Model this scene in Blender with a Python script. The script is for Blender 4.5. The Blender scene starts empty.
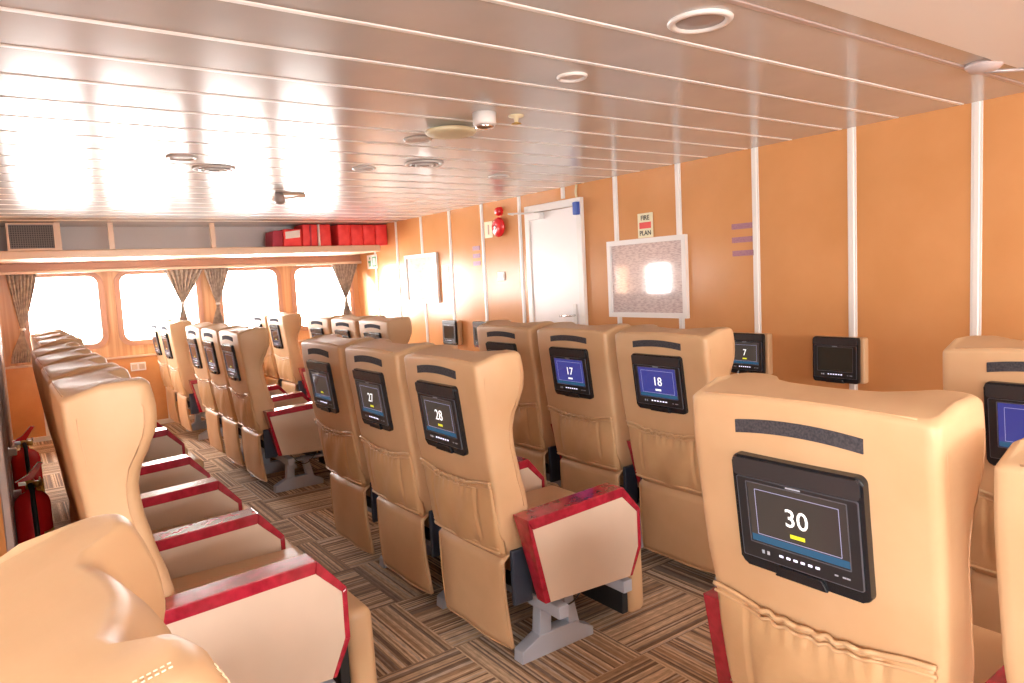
import bpy, bmesh, math, random
from mathutils import Vector, Matrix
random.seed(7)
SC = bpy.context.scene
COL = SC.collection
PI = math.pi
CAMZ = 1.42          # floor is z = 0, the ceiling z = 2.12
CEIL = 2.12
WX = 3.75            # front bulkhead
WY = 8.65            # window wall
AY = -4.4            # opposite side wall
AX = -0.06           # rear partition
BX = -1.6            # rear wall behind the camera

# ------------------------------------------------------------------ camera
cam = bpy.data.cameras.new('camera'); camo = bpy.data.objects.new('camera', cam); COL.objects.link(camo)
cam.sensor_width = 36; cam.lens = 36 * 710.94 / 1024; cam.clip_start = 0.01; cam.clip_end = 200
r = Vector((0.81181788, -0.58174242, -0.0502741)); u = Vector((0.09312363, 0.04399315, 0.99468216)); f = Vector((0.57643709, 0.81218247, -0.08988839))
m = Matrix(((r.x, u.x, -f.x), (r.y, u.y, -f.y), (r.z, u.z, -f.z))).to_4x4(); m.translation = Vector((0, 0, CAMZ))
camo.matrix_world = m
SC.camera = camo

# ------------------------------------------------------------------ sky, light, exposure
SC.view_settings.view_transform = 'Standard'; SC.view_settings.look = 'None'
SC.view_settings.gamma = 1; SC.view_settings.use_curve_mapping = False
SC.view_settings.exposure = 1.45
w = bpy.data.worlds.new('sky'); SC.world = w; w.use_nodes = True
bg = w.node_tree.nodes['Background']; bg.inputs[0].default_value = (1.0, 0.975, 0.95, 1); bg.inputs[1].default_value = 6.0
# brighter sky low over the water on the window side
_N, _L = w.node_tree.nodes, w.node_tree.links
_t = _N.new('ShaderNodeTexCoord'); _s = _N.new('ShaderNodeSeparateXYZ'); _m = _N.new('ShaderNodeMapRange')
_r = _N.new('ShaderNodeValToRGB'); _m.inputs[1].default_value = -1; _m.inputs[2].default_value = 1; _m.inputs[3].default_value = 0; _m.inputs[4].default_value = 1
for _i, (_p, _v) in enumerate(((0.05, .55), (.5, .26), (.95, .88))):
    _e = _r.color_ramp.elements[_i] if _i < 2 else _r.color_ramp.elements.new(_p)
    _e.position = _p; _e.color = (_v, _v, _v, 1)
_x = _N.new('ShaderNodeMath'); _x.operation = 'MULTIPLY'; _x.inputs[1].default_value = 20.0
_L.new(_t.outputs['Generated'], _s.inputs[0]); _L.new(_s.outputs['Y'], _m.inputs[0]); _L.new(_m.outputs[0], _r.inputs[0]); _L.new(_r.outputs[0], _x.inputs[0]); _L.new(_x.outputs[0], bg.inputs[1])
try:
    SC.cycles.max_bounces = 10; SC.cycles.diffuse_bounces = 6; SC.cycles.glossy_bounces = 4; SC.cycles.transparent_max_bounces = 16
    SC.cycles.use_denoising = True; SC.cycles.caustics_reflective = False; SC.cycles.caustics_refractive = False
    SC.cycles.sample_clamp_indirect = 6.0; SC.cycles.blur_glossy = 0.5
except Exception: pass

def portal(name, x, y, z, sx, sz, rot):
    l = bpy.data.lights.new(name, 'AREA'); l.shape = 'RECTANGLE'; l.size = sx; l.size_y = sz
    o = bpy.data.objects.new(name, l); COL.objects.link(o); o.location = (x, y, z); o.rotation_euler = rot
    l.cycles.is_portal = True
    return o
# window openings: (x0, x1) on the window wall; same heights everywhere
WINS = [(0.20, 0.825), (1.035, 1.79), (2.07, 2.70), (2.93, 3.62)]
WZ0, WZ1 = CAMZ - 0.475, CAMZ + 0.235
for a, b in WINS:
    portal('window_daylight', (a + b) / 2, WY + 0.09, (WZ0 + WZ1) / 2, b - a, WZ1 - WZ0, (-PI / 2, 0, 0))
ADDED_SWINS = [(-0.3, 0.4), (0.75, 1.55), (1.75, 2.55), (2.75, 3.5)]  # unseen openings in the opposite side wall, added to let daylight in
SZ0, SZ1 = 0.85, 1.85
for a, b in ADDED_SWINS:
    portal('added_side_daylight', (a + b) / 2, AY - 0.09, (SZ0 + SZ1) / 2, b - a, SZ1 - SZ0, (PI / 2, 0, 0))
ADDED_RWINS = [(-4.1, -3.1), (-2.9, -1.9), (-1.7, -0.7), (-0.5, 0.5)]  # unseen openings behind the camera, added to light the cabin from the rear
PWINS = [(6.02, 6.55), (6.77, 7.27), (7.6, 8.1)]   # small windows in the rear partition
PZ0, PZ1 = CAMZ - .42, CAMZ + .08
for a, b in PWINS:
    portal('partition_daylight', AX - .14, (a + b) / 2, (PZ0 + PZ1) / 2, PZ1 - PZ0, b - a, (0, -PI / 2, 0))
for a, b in ADDED_RWINS:
    portal('added_rear_daylight', BX - 0.09, (a + b) / 2, (SZ0 + SZ1) / 2, SZ1 - SZ0, b - a, (0, -PI / 2, 0))

# ------------------------------------------------------------------ materials
def mat(name, color, rough=0.5, metal=0.0, spec=0.5, emit=None, es=0.0, coat=0.0, bump=None):
    m_ = bpy.data.materials.new(name); m_.use_nodes = True
    b = m_.node_tree.nodes['Principled BSDF']
    b.inputs['Base Color'].default_value = (*color, 1); b.inputs['Roughness'].default_value = rough
    b.inputs['Metallic'].default_value = metal; b.inputs['Specular IOR Level'].default_value = spec
    b.inputs['Coat Weight'].default_value = coat; b.inputs['Coat Roughness'].default_value = 0.08
    if emit:
        b.inputs['Emission Color'].default_value = (*emit, 1); b.inputs['Emission Strength'].default_value = es
    return m_
def nodes(m_): return m_.node_tree.nodes, m_.node_tree.links, m_.node_tree.nodes['Principled BSDF']
def noise_mix(m_, c1, c2, scale, detail=3, lo=0.35, hi=0.65, coords='Object', stretch=(1, 1, 1), bump=0.0, bscale=None, bdist=0.002):
    N, L, B = nodes(m_)
    tc = N.new('ShaderNodeTexCoord'); mp = N.new('ShaderNodeMapping'); mp.inputs['Scale'].default_value = stretch
    L.new(tc.outputs[coords], mp.inputs['Vector'])
    nz = N.new('ShaderNodeTexNoise'); nz.inputs['Scale'].default_value = scale; nz.inputs['Detail'].default_value = detail
    L.new(mp.outputs[0], nz.inputs['Vector'])
    cr = N.new('ShaderNodeValToRGB'); cr.color_ramp.elements[0].position = lo; cr.color_ramp.elements[1].position = hi
    cr.color_ramp.elements[0].color = (*c1, 1); cr.color_ramp.elements[1].color = (*c2, 1)
    L.new(nz.outputs['Fac'], cr.inputs[0]); L.new(cr.outputs[0], B.inputs['Base Color'])
    if bump:
        n2 = N.new('ShaderNodeTexNoise'); n2.inputs['Scale'].default_value = bscale or scale; n2.inputs['Detail'].default_value = 4
        L.new(mp.outputs[0], n2.inputs['Vector'])
        bp = N.new('ShaderNodeBump'); bp.inputs['Strength'].default_value = bump; bp.inputs['Distance'].default_value = bdist
        L.new(n2.outputs['Fac'], bp.inputs['Height']); L.new(bp.outputs[0], B.inputs['Normal'])
    return m_

M = {}
M['leather'] = noise_mix(mat('tan_leather', (.6, .37, .2), .42, spec=.45), (.60, .39, .215), (.65, .435, .25), 5, bump=.35, bscale=9, bdist=.006)
M['leather2'] = noise_mix(mat('tan_leather_panel', (.6, .37, .2), .4, spec=.45), (.55, .345, .175), (.62, .40, .215), 6, bump=.5, bscale=12, bdist=.008)
M['stitch'] = mat('tan_piping', (.60, .37, .21), .5)
M['red'] = noise_mix(mat('red_burl_wood', (.45, .02, .03), .16, coat=.6), (.28, .011, .026), (.46, .020, .045), 30, 4, .36, .66)
M['pale_thread'] = mat('pale_thread', (.80, .68, .50), .6)
M['cream'] = noise_mix(mat('cream_side_panel', (.7, .53, .4), .5), (.60, .475, .365), (.66, .52, .405), 4)
M['black'] = mat('black_plastic', (.012, .014, .018), .25)
M['dark'] = mat('charcoal_plastic', (.022, .023, .027), .3)
M['grey_bar'] = mat('dark_grey_plastic', (.04, .038, .042), .25)
M['strap'] = noise_mix(mat('charcoal_loop_tape', (.05, .05, .06), .95), (.03, .03, .04), (.075, .07, .08), 220)
M['scr_dark'] = mat('dark_screen_reflection', (.02, .017, .016), .05, emit=(.075, .06, .052), es=.28)  # brown reflection of the carpet painted into the lit screen's colour
M['scr_blue'] = mat('blue_screen', (.01, .01, .03), .06, emit=(.05, .055, .26), es=.38)
M['scr_off'] = mat('grey_screen', (.035, .038, .034), .07)
M['white_glow'] = mat('white_digits', (.8, .8, .8), .4, emit=(1, 1, 1), es=.35)
M['line_glow'] = mat('screen_outline', (.2, .2, .3), .4, emit=(.3, .3, .5), es=.35)
M['cyan_glow'] = mat('blue_band', (.015, .05, .1), .2, emit=(.03, .11, .2), es=.28)
M['yellow_glow'] = mat('yellow_button', (.5, .5, .02), .3, emit=(.7, .7, .03), es=.3)
M['btn_glow'] = mat('lit_button', (.7, .7, .9), .3, emit=(.75, .75, 1), es=.6)
M['edge'] = mat('slate_edge', (.16, .17, .21), .3, .4)
M['navy'] = mat('navy_steel', (.05, .065, .1), .4, .3)
M['grey_paint'] = mat('light_grey_paint', (.47, .52, .62), .4)
M['steel'] = mat('steel', (.6, .6, .6), .3, 1)
M['chrome'] = mat('chrome', (.8, .8, .8), .15, 1)
M['white'] = mat('white_paint', (.80, .78, .76), .35)
M['white_trim'] = mat('white_trim', (.83, .81, .78), .3)
M['door_white'] = mat('door_white', (.88, .86, .86), .3)
M['wall'] = noise_mix(mat('orange_panel', (.6, .27, .1), .22, spec=.22), (.61, .292, .112), (.67, .332, .138), 3, 6, .3, .7, bump=.15, bscale=140, bdist=.001)
M['dado'] = noise_mix(mat('orange_dado', (.6, .24, .07), .4), (.60, .27, .09), (.68, .33, .12), 4, 5)
M['grain'] = noise_mix(mat('striped_wood_pillar', (.6, .3, .12), .35), (.58, .31, .15), (.72, .45, .24), 9, 3, .35, .65, stretch=(3, 1, .05))
M['winframe'] = mat('rosy_window_frame', (.50, .27, .18), .4)
M['ceil'] = noise_mix(mat('ceiling_panel', (.62, .53, .49), .185, spec=.6), (.56, .555, .55), (.61, .605, .60), 3, 4)
M['joint'] = mat('ceiling_joint', (.93, .93, .92), .35)
M['joint_grey'] = mat('ceiling_joint_grey', (.55, .47, .46), .3)
M['cream_ceil'] = mat('cream_ceiling', (.88, .89, .88), .4)
M['beige'] = mat('beige_shelf', (.74, .56, .42), .35)
M['grey_panel'] = mat('grey_locker', (.80, .77, .77), .45)
M['dark_grille'] = mat('grille_metal', (.22, .21, .21), .5)
M['dark_hole'] = mat('dark_backing', (.06, .06, .07), .6)
M['curtain'] = noise_mix(mat('curtain_cloth', (.3, .25, .22), .8), (.33, .28, .25), (.52, .44, .37), 24, 3, .4, .62)
M['jacket'] = noise_mix(mat('red_nylon', (.7, .04, .04), .55), (.80, .045, .05), (.90, .07, .07), 10, bump=.4, bscale=18, bdist=.01)
M['jacket_dark'] = mat('maroon_webbing', (.40, .03, .06), .6)
M['ext_red'] = mat('extinguisher_red', (.80, .02, .03), .22, coat=.5)
M['alarm_red'] = mat('alarm_red', (.75, .02, .03), .25, coat=.4)
M['rubber'] = mat('black_rubber', (.02, .02, .022), .6)
M['brass'] = mat('brass', (.6, .4, .12), .3, 1)
M['card'] = mat('pale_yellow_card', (.80, .74, .50), .5)
M['paper'] = mat('white_paper', (.82, .80, .78), .5)
M['signred'] = mat('sign_red', (.72, .03, .02), .4)
M['signgreen'] = mat('sign_green', (.03, .32, .14), .4)
M['ink'] = mat('black_ink', (.03, .03, .03), .6)
M['purple'] = noise_mix(mat('purple_sticker', (.25, .1, .3), .5), (.22, .09, .20), (.50, .25, .25), 220)
M['blue'] = mat('blue_plastic', (.05, .12, .5), .3)
M['metal_grey'] = mat('grey_locker_metal', (.42, .38, .38), .28, .3)
M['label_yellow'] = noise_mix(mat('yellow_label', (.7, .4, .05), .4), (.75, .45, .05), (.3, .08, .03), 60)
# the framed plan: pale paper with fine pink and grey drawing, under glossy glass
M['plan'] = noise_mix(mat('plan_print', (.6, .5, .5), .04, spec=.8, coat=1), (.50, .42, .43), (.70, .62, .61), 60, 8, .40, .56, stretch=(1, .5, 2.5))
M['plan_white'] = noise_mix(mat('notice_print', (.8, .8, .8), .06, spec=.7, coat=1), (.66, .64, .63), (.83, .82, .8), 16, 8, .3, .5, stretch=(1, 1, 2.2))
def glass_mat():
    m_ = bpy.data.materials.new('window_glass'); m_.use_nodes = True; N = m_.node_tree.nodes; L = m_.node_tree.links
    N.clear(); o = N.new('ShaderNodeOutputMaterial'); t = N.new('ShaderNodeBsdfTransparent'); g = N.new('ShaderNodeBsdfGlossy'); g.inputs['Roughness'].default_value = .02
    mx = N.new('ShaderNodeMixShader'); fr = N.new('ShaderNodeFresnel'); fr.inputs[0].default_value = 1.25
    L.new(fr.outputs[0], mx.inputs[0]); L.new(t.outputs[0], mx.inputs[1]); L.new(g.outputs[0], mx.inputs[2]); L.new(mx.outputs[0], o.inputs[0])
    return m_
M['glass'] = glass_mat()
def carpet_mat():
    m_ = mat('striped_carpet_tiles', (.3, .2, .13), .92, spec=.2); N, L, B = nodes(m_); B.inputs['Sheen Weight'].default_value = .15; B.inputs['Sheen Roughness'].default_value = .4
    tc = N.new('ShaderNodeTexCoord'); sp = N.new('ShaderNodeSeparateXYZ'); L.new(tc.outputs['Object'], sp.inputs[0])
    def mth(op, a, b=None):
        n = N.new('ShaderNodeMath'); n.operation = op
        for i, v in enumerate((a, b)):
            if v is None: continue
            if isinstance(v, (int, float)): n.inputs[i].default_value = v
            else: L.new(v, n.inputs[i])
        return n.outputs[0]
    T = .508
    tx = mth('DIVIDE', mth('SUBTRACT', sp.outputs['X'], 1.302), T); ty = mth('DIVIDE', mth('SUBTRACT', sp.outputs['Y'], 2.322), T)
    fx = mth('FLOOR', tx); fy = mth('FLOOR', ty)
    par = mth('FLOORED_MODULO', mth('ADD', fx, fy), 2)          # 0: stripes run along X, 1: along Y
    def mixv(fac, a, b): return mth('ADD', mth('MULTIPLY', a, mth('SUBTRACT', 1, fac)), mth('MULTIPLY', b, fac))
    run = mixv(par, sp.outputs['Y'], sp.outputs['X'])            # the coordinate across the stripes
    along = mixv(par, sp.outputs['X'], sp.outputs['Y'])
    seed = mth('ADD', mth('MULTIPLY', fx, 17.3), mth('MULTIPLY', fy, 41.7))
    c1 = N.new('ShaderNodeCombineXYZ'); L.new(mth('FLOOR', mth('MULTIPLY', run, 120)), c1.inputs[0]); L.new(seed, c1.inputs[1])
    wn = N.new('ShaderNodeTexWhiteNoise'); wn.noise_dimensions = '2D'; L.new(c1.outputs[0], wn.inputs['Vector'])
    cr = N.new('ShaderNodeValToRGB'); cr.color_ramp.interpolation = 'CONSTANT'; E_ = cr.color_ramp.elements
    E_[0].position = 0; E_[0].color = (.21, .13, .085, 1); E_[1].position = .20; E_[1].color = (.38, .25, .155, 1)
    for p_, c_ in ((.36, (.58, .41, .26)), (.52, (.27, .19, .14)), (.64, (.74, .55, .36)), (.84, (.42, .26, .15)), (.92, (.62, .50, .38))):
        e = E_.new(p_); e.color = (*c_, 1)
    L.new(wn.outputs['Value'], cr.inputs[0])
    c2 = N.new('ShaderNodeCombineXYZ'); L.new(mth('MULTIPLY', run, 140), c2.inputs[0]); L.new(mth('MULTIPLY', along, 22), c2.inputs[1])
    nz = N.new('ShaderNodeTexNoise'); nz.inputs['Scale'].default_value = 1; nz.inputs['Detail'].default_value = 3; L.new(c2.outputs[0], nz.inputs['Vector'])
    mx = N.new('ShaderNodeMix'); mx.data_type = 'RGBA'; mx.blend_type = 'MULTIPLY'; mx.inputs[0].default_value = .55
    c3 = N.new('ShaderNodeValToRGB'); c3.color_ramp.elements[0].position = .3; c3.color_ramp.elements[1].position = .7
    c3.color_ramp.elements[0].color = (.45, .45, .45, 1); c3.color_ramp.elements[1].color = (1.3, 1.3, 1.3, 1)
    L.new(nz.outputs['Fac'], c3.inputs[0]); L.new(cr.outputs[0], mx.inputs[6]); L.new(c3.outputs[0], mx.inputs[7])
    L.new(mx.outputs[2], B.inputs['Base Color'])
    bp = N.new('ShaderNodeBump'); bp.inputs['Strength'].default_value = .5; bp.inputs['Distance'].default_value = .003
    L.new(nz.outputs['Fac'], bp.inputs['Height']); L.new(bp.outputs[0], B.inputs['Normal'])
    return m_
M['carpet'] = carpet_mat()

# ------------------------------------------------------------------ mesh helpers
def obj(name, bm, m_, parent=None, smooth=False, loc=None, kind=None):
    bmesh.ops.recalc_face_normals(bm, faces=bm.faces[:])
    me = bpy.data.meshes.new(name); bm.to_mesh(me); bm.free()
    for x in (m_ if isinstance(m_, (list, tuple)) else [m_]): me.materials.append(x)
    if smooth:
        for p in me.polygons: p.use_smooth = True
    o = bpy.data.objects.new(name, me); COL.objects.link(o)
    if parent: o.parent = parent
    if loc is not None: o.location = loc
    if kind: o['kind'] = kind
    return o
def struct(name, bm, m_, parent=None, smooth=False): return obj(name, bm, m_, parent, smooth, kind='structure')
def tag(o, label, cat, group=None):
    o['label'] = label; o['category'] = cat
    if group: o['group'] = group
    return o
def empty(name, loc, label=None, cat=None, group=None):
    o = bpy.data.objects.new(name, None); o.empty_display_size = .1; COL.objects.link(o); o.location = loc
    if label: tag(o, label, cat, group)
    return o
def box(bm, x0, x1, y0, y1, z0, z1, bev=0.0, seg=2, mi=0):
    res = bmesh.ops.create_cube(bm, size=1)
    vs = res['verts']
    for v in vs:
        v.co = Vector((x0 + (v.co.x + .5) * (x1 - x0), y0 + (v.co.y + .5) * (y1 - y0), z0 + (v.co.z + .5) * (z1 - z0)))
    fs = {f_ for v in vs for f_ in v.link_faces}
    for f_ in fs: f_.material_index = mi
    if bev:
        es = list({e for v in vs for e in v.link_edges})
        bmesh.ops.bevel(bm, geom=es, offset=bev, segments=seg, profile=.5, affect='EDGES', material=mi)
    return bm
def B(*a, **k): return box(bmesh.new(), *a, **k)
def prism(bm, pts, fn, a, b, mi=0):
    """pts: 2D outline; fn(p, q, t) -> Vector; swept from t=a to t=b"""
    va = [bm.verts.new(fn(p[0], p[1], a)) for p in pts]; vb = [bm.verts.new(fn(p[0], p[1], b)) for p in pts]
    n = len(pts); fs = [bm.faces.new(va), bm.faces.new(vb[::-1])]
    for i in range(n): fs.append(bm.faces.new((va[i], va[(i + 1) % n], vb[(i + 1) % n], vb[i])))
    for f_ in fs: f_.material_index = mi
    return bm
def tube(bm, pts, rad, n=8, closed=False, cap=True):
    pts = [Vector(p) for p in pts]; rings = []
    N_ = len(pts)
    for i, p in enumerate(pts):
        if closed: t = pts[(i + 1) % N_] - pts[i - 1]
        else: t = pts[min(i + 1, N_ - 1)] - pts[max(i - 1, 0)]
        t.normalize()
        a = Vector((0, 0, 1)) if abs(t.z) < .9 else Vector((1, 0, 0))
        s = t.cross(a).normalized(); q = s.cross(t)
        rr = rad[i] if isinstance(rad, (list, tuple)) else rad
        rings.append([bm.verts.new(p + (s * math.cos(2 * PI * k / n) + q * math.sin(2 * PI * k / n)) * rr) for k in range(n)])
    for i in range(N_ if closed else N_ - 1):
        A, C_ = rings[i], rings[(i + 1) % N_]
        for k in range(n): bm.faces.new((A[k], A[(k + 1) % n], C_[(k + 1) % n], C_[k]))
    if cap and not closed: bm.faces.new(rings[0][::-1]); bm.faces.new(rings[-1])
    return bm
def lathe(bm, prof, n=32, center=(0, 0, 0), axis='z', mi=0):
    rings = []; c = Vector(center)
    for (rr, h) in prof:
        ring = []
        for k in range(n):
            a = 2 * PI * k / n; x, y = rr * math.cos(a), rr * math.sin(a)
            v = {'z': Vector((x, y, h)), 'x': Vector((h, x, y)), 'y': Vector((x, h, y))}[axis]
            ring.append(bm.verts.new(c + v))
        rings.append(ring)
    for A, C_ in zip(rings, rings[1:]):
        for k in range(n): bm.faces.new((A[k], A[(k + 1) % n], C_[(k + 1) % n], C_[k])).material_index = mi
    bm.faces.new(rings[0][::-1]).material_index = mi; bm.faces.new(rings[-1]).material_index = mi
    return bm
def rrect(a0, a1, b0, b1, r_, n=6):
    out = []
    for cx, cy, s in ((a1 - r_, b1 - r_, 0), (a0 + r_, b1 - r_, 1), (a0 + r_, b0 + r_, 2), (a1 - r_, b0 + r_, 3)):
        for i in range(n + 1):
            t = (s + i / n) * PI / 2; out.append((cx + r_ * math.cos(t), cy + r_ * math.sin(t)))
    return out
def ring_prism(bm, outer, inner, fn, a, b, mi=0):
    n = len(outer); L_ = [[bm.verts.new(fn(p[0], p[1], t)) for p in q] for q in (outer, inner) for t in (a, b)]
    oa, ob, ia, ib = L_
    for i in range(n):
        j = (i + 1) % n
        for q in ((oa[i], oa[j], ob[j], ob[i]), (ia[i], ia[j], ib[j], ib[i]), (oa[i], oa[j], ia[j], ia[i]), (ob[i], ob[j], ib[j], ib[i])):
            bm.faces.new(q).material_index = mi
    return bm
def holed_wall(name, outline, holes, m_, place, thick):
    """flat wall with rounded holes, thick inward from local z=0; place maps (a, b, t) to the world"""
    cu = bpy.data.curves.new(name, 'CURVE'); cu.dimensions = '2D'; cu.fill_mode = 'BOTH'; cu.extrude = thick / 2
    for pts in [outline] + holes:
        s = cu.splines.new('POLY'); s.points.add(len(pts) - 1); s.use_cyclic_u = True
        for i, p in enumerate(pts): s.points[i].co = (p[0], p[1], 0, 1)
    t = bpy.data.objects.new(name, cu); COL.objects.link(t); bpy.context.view_layer.update()
    me = bpy.data.meshes.new_from_object(t.evaluated_get(bpy.context.evaluated_depsgraph_get()))
    bpy.data.objects.remove(t); bpy.data.curves.remove(cu)
    bm = bmesh.new(); bm.from_mesh(me); bpy.data.meshes.remove(me)
    for v in bm.verts: v.co = place(v.co.x, v.co.y, v.co.z + thick / 2)
    return struct(name, bm, m_)
def text_bm(s, size, fn, depth=.0006, align='CENTER', bold=0.0):
    """text mesh; fn maps (x, y, z) to the local frame"""
    cu = bpy.data.curves.new('t', 'FONT'); cu.body = s; cu.size = size; cu.align_x = align; cu.align_y = 'CENTER'; cu.extrude = depth; cu.offset = bold
    cu.resolution_u = 3
    t = bpy.data.objects.new('t', cu); COL.objects.link(t); bpy.context.view_layer.update()
    me = bpy.data.meshes.new_from_object(t.evaluated_get(bpy.context.evaluated_depsgraph_get()))
    bpy.data.objects.remove(t); bpy.data.curves.remove(cu)
    bm = bmesh.new(); bm.from_mesh(me); bpy.data.meshes.remove(me)
    for v in bm.verts: v.co = fn(v.co.x, v.co.y, v.co.z)
    return bm
def interp(tab, z):
    if z <= tab[0][0]: return tab[0][1]
    for (a, va), (b, vb) in zip(tab, tab[1:]):
        if z <= b:
            t = (z - a) / (b - a); t = t * t * (3 - 2 * t) * .35 + t * .65
            return va + (vb - va) * t
    return tab[-1][1]
def sm(t): t = max(0, min(1, t)); return t * t * (3 - 2 * t)
def copy_tree(o, parent=None):
    c = o.copy(); COL.objects.link(c)
    if parent: c.parent = parent
    for ch in list(o.children): copy_tree(ch, c)
    return c

# ------------------------------------------------------------------ the setting
bm = B(BX - .2, WX + .1, AY - .2, WY + .2, -.08, 0); struct('floor', bm, M['carpet'])
# front bulkhead (orange panels) with its white joint strips
bm = B(WX, WX + .1, AY - .2, WY + .2, 0, CEIL + .1); struct('wall_front', bm, M['wall'])
strip_ys = [1.468 + i * .6006 for i in range(-9, 12)]
n_trim = 1
for y in strip_ys:
    if y > WY - .05 or y < AY: continue
    z1 = CEIL
    segs = [(0.0, CEIL)]
    if 4.22 < y < 4.97: segs = [(2.03, CEIL)]
    bm = bmesh.new()
    for a, b in segs:
        box(bm, WX - .004, WX + .001, y - .024, y + .024, a, b, .001, 1); box(bm, WX - .010, WX + .001, y - .013, y + .013, a, b, .003, 1)
    struct('trim_%d' % n_trim, bm, M['white_trim']); n_trim += 1
# window wall with four rounded openings
holes = [rrect(a, b, WZ0, WZ1, .09, 8)[::-1] for a, b in WINS]
holed_wall('wall_port', [(BX, -.05), (WX, -.05), (WX, CEIL + .1), (BX, CEIL + .1)], holes, M['grain'], lambda a, b, t: Vector((a, WY + .1 - t, b)), .1)
for k, (a, b) in enumerate(WINS):
    e = empty('window_%d' % (k + 1), ((a + b) / 2, WY, WZ0)); e['kind'] = 'structure'
    bm = bmesh.new(); cx = (a + b) / 2
    ring_prism(bm, rrect(a - .055 - cx, b + .055 - cx, -.055, WZ1 - WZ0 + .045, .13, 8), rrect(a - cx, b - cx, 0, WZ1 - WZ0, .09, 8), lambda p, q, t: Vector((p, t, q)), -.022, .04)
    struct('window_frame', bm, M['winframe'], e)
    bm = bmesh.new(); prism(bm, rrect(a - cx + .001, b - cx - .001, .001, WZ1 - WZ0 - .001, .09, 8), lambda p, q, t: Vector((p, t, q)), .04, .048)
    struct('window_pane', bm, M['glass'], e)
# wooden dado below the windows with white rail, vertical strips and foot rail
bm = B(AX, WX, WY - .03, WY, 0, CAMZ - .655); struct('wall_port_dado', bm, M['dado'])
bm = B(AX, WX, WY - .05, WY, CAMZ - .655, CAMZ - .635, .004); struct('trim_%d' % n_trim, bm, M['beige']); n_trim += 1
for x in (.255, 1.40, 2.52):
    bm = B(x - .02, x + .02, WY - .036, WY - .029, .05, CAMZ - .655); struct('trim_%d' % n_trim, bm, M['white_trim']); n_trim += 1
bm = B(AX, WX, WY - .045, WY - .03, 0, .05, .004); struct('baseboard_port', bm, M['white_trim'])
# pelmet rail over the windows
bm = B(AX, WX, WY - .16, WY - .12, CAMZ + .27, CAMZ + .30, .006); struct('trim_%d' % n_trim, bm, M['beige']); n_trim += 1
bm = B(AX, WX, WY - .12, WY, CAMZ + .30, CAMZ + .42); struct('trim_%d' % n_trim, bm, M['winframe']); n_trim += 1
# the side wall and rear walls behind the camera, with unseen windows added to supply daylight
holes = [rrect(a, b, SZ0, SZ1, .09, 6)[::-1] for a, b in ADDED_SWINS]
holed_wall('wall_starboard', [(BX, -.05), (WX, -.05), (WX, CEIL + .1), (BX, CEIL + .1)], holes, M['wall'], lambda a, b, t: Vector((a, AY - .1 + t, b)), .1)
holes = [rrect(a, b, SZ0, SZ1, .09, 6)[::-1] for a, b in ADDED_RWINS]
holed_wall('wall_rear', [(AY, -.05), (2.6, -.05), (2.6, CEIL + .1), (AY, CEIL + .1)], holes, M['wall'], lambda a, b, t: Vector((BX - .1 + t, a, b)), .1)
k = 5
for (a, b) in ADDED_SWINS:
    bm = bmesh.new(); prism(bm, rrect(a, b, SZ0, SZ1, .09, 6), lambda p, q, t: Vector((p, t, q)), AY - .06, AY - .052); struct('window_%d' % k, bm, M['glass']); k += 1
for (a, b) in ADDED_RWINS:
    bm = bmesh.new(); prism(bm, rrect(a, b, SZ0, SZ1, .09, 6), lambda p, q, t: Vector((t, p, q)), BX - .06, BX - .052); struct('window_%d' % k, bm, M['glass']); k += 1
# rear partition beside the left column of seats
holes = [rrect(a, b, PZ0, PZ1, .07, 6)[::-1] for a, b in PWINS]
holed_wall('wall_aft', [(2.6, 0), (WY, 0), (WY, CEIL), (2.6, CEIL)], holes, M['dado'], lambda a, b, t: Vector((AX - .1 + t, a, b)), .1)
struct('wall_return', B(BX - .1, AX - .1, 2.6, 2.7, 0, CEIL), M['dado'])
for (a, b) in PWINS:
    bm = bmesh.new(); prism(bm, rrect(a, b, PZ0, PZ1, .07, 6), lambda p, q, t: Vector((t, p, q)), AX - .06, AX - .052); struct('window_%d' % k, bm, M['glass']); k += 1
for y0, y1 in ((2.62, 2.72), (3.55, 3.63), (5.0, 5.08), (6.4, 6.47), (7.8, 7.86)):
    bm = B(AX - .001, AX + .022, y0, y1, 0, CEIL, .004); struct('trim_%d' % n_trim, bm, M['metal_grey']); n_trim += 1
# luggage shelf over the windows: grey lockers behind, grille on its left end
SY = 7.66; SZ = CAMZ + .452
bm = bmesh.new(); box(bm, AX, WX - .12, SY, WY, SZ - .075, SZ, .012); struct('trim_%d' % n_trim, bm, M['beige']); n_trim += 1
bm = B(AX, WX, SY + .45, SY + .5, SZ, CEIL); struct('wall_shelf_back', bm, M['grey_panel'])
for x in (.465, .89, 1.80):
    bm = B(x - .022, x + .022, SY + .03, SY + .07, SZ, CEIL); struct('trim_%d' % n_trim, bm, M['beige']); n_trim += 1
# ceiling panels with bright joints
y_first = 1.232; P_ = .2971
bm = bmesh.new()
for i in range(26):
    y0 = y_first + i * P_; y1 = y0 + P_
    if y0 > SY + .05: break
    box(bm, BX - .1, WX, y0 + .0107, min(y1 - .0107, SY + .05), CEIL, CEIL + .02, .003, 1)
box(bm, BX - .1, WX, 1.112, y_first - .012, CEIL, CEIL + .02, .003, 1)
box(bm, BX - .1, WX, SY + .05, WY + .1, CEIL, CEIL + .02)
struct('ceiling', bm, M['ceil'])
bm = bmesh.new()
for i in range(1, 26):
    y0 = y_first + i * P_
    if y0 > SY: break
    box(bm, BX - .1, WX - .012, y0 - .0105, y0 + .0105, CEIL - .0025, CEIL + .012, .002, 1)
struct('trim_%d' % n_trim, bm, M['joint']); n_trim += 1
bm = B(BX - .1, WX, y_first - .012, y_first + .009, CEIL - .003, CEIL + .012, .002, 1); struct('trim_%d' % n_trim, bm, M['joint_grey']); n_trim += 1
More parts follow.
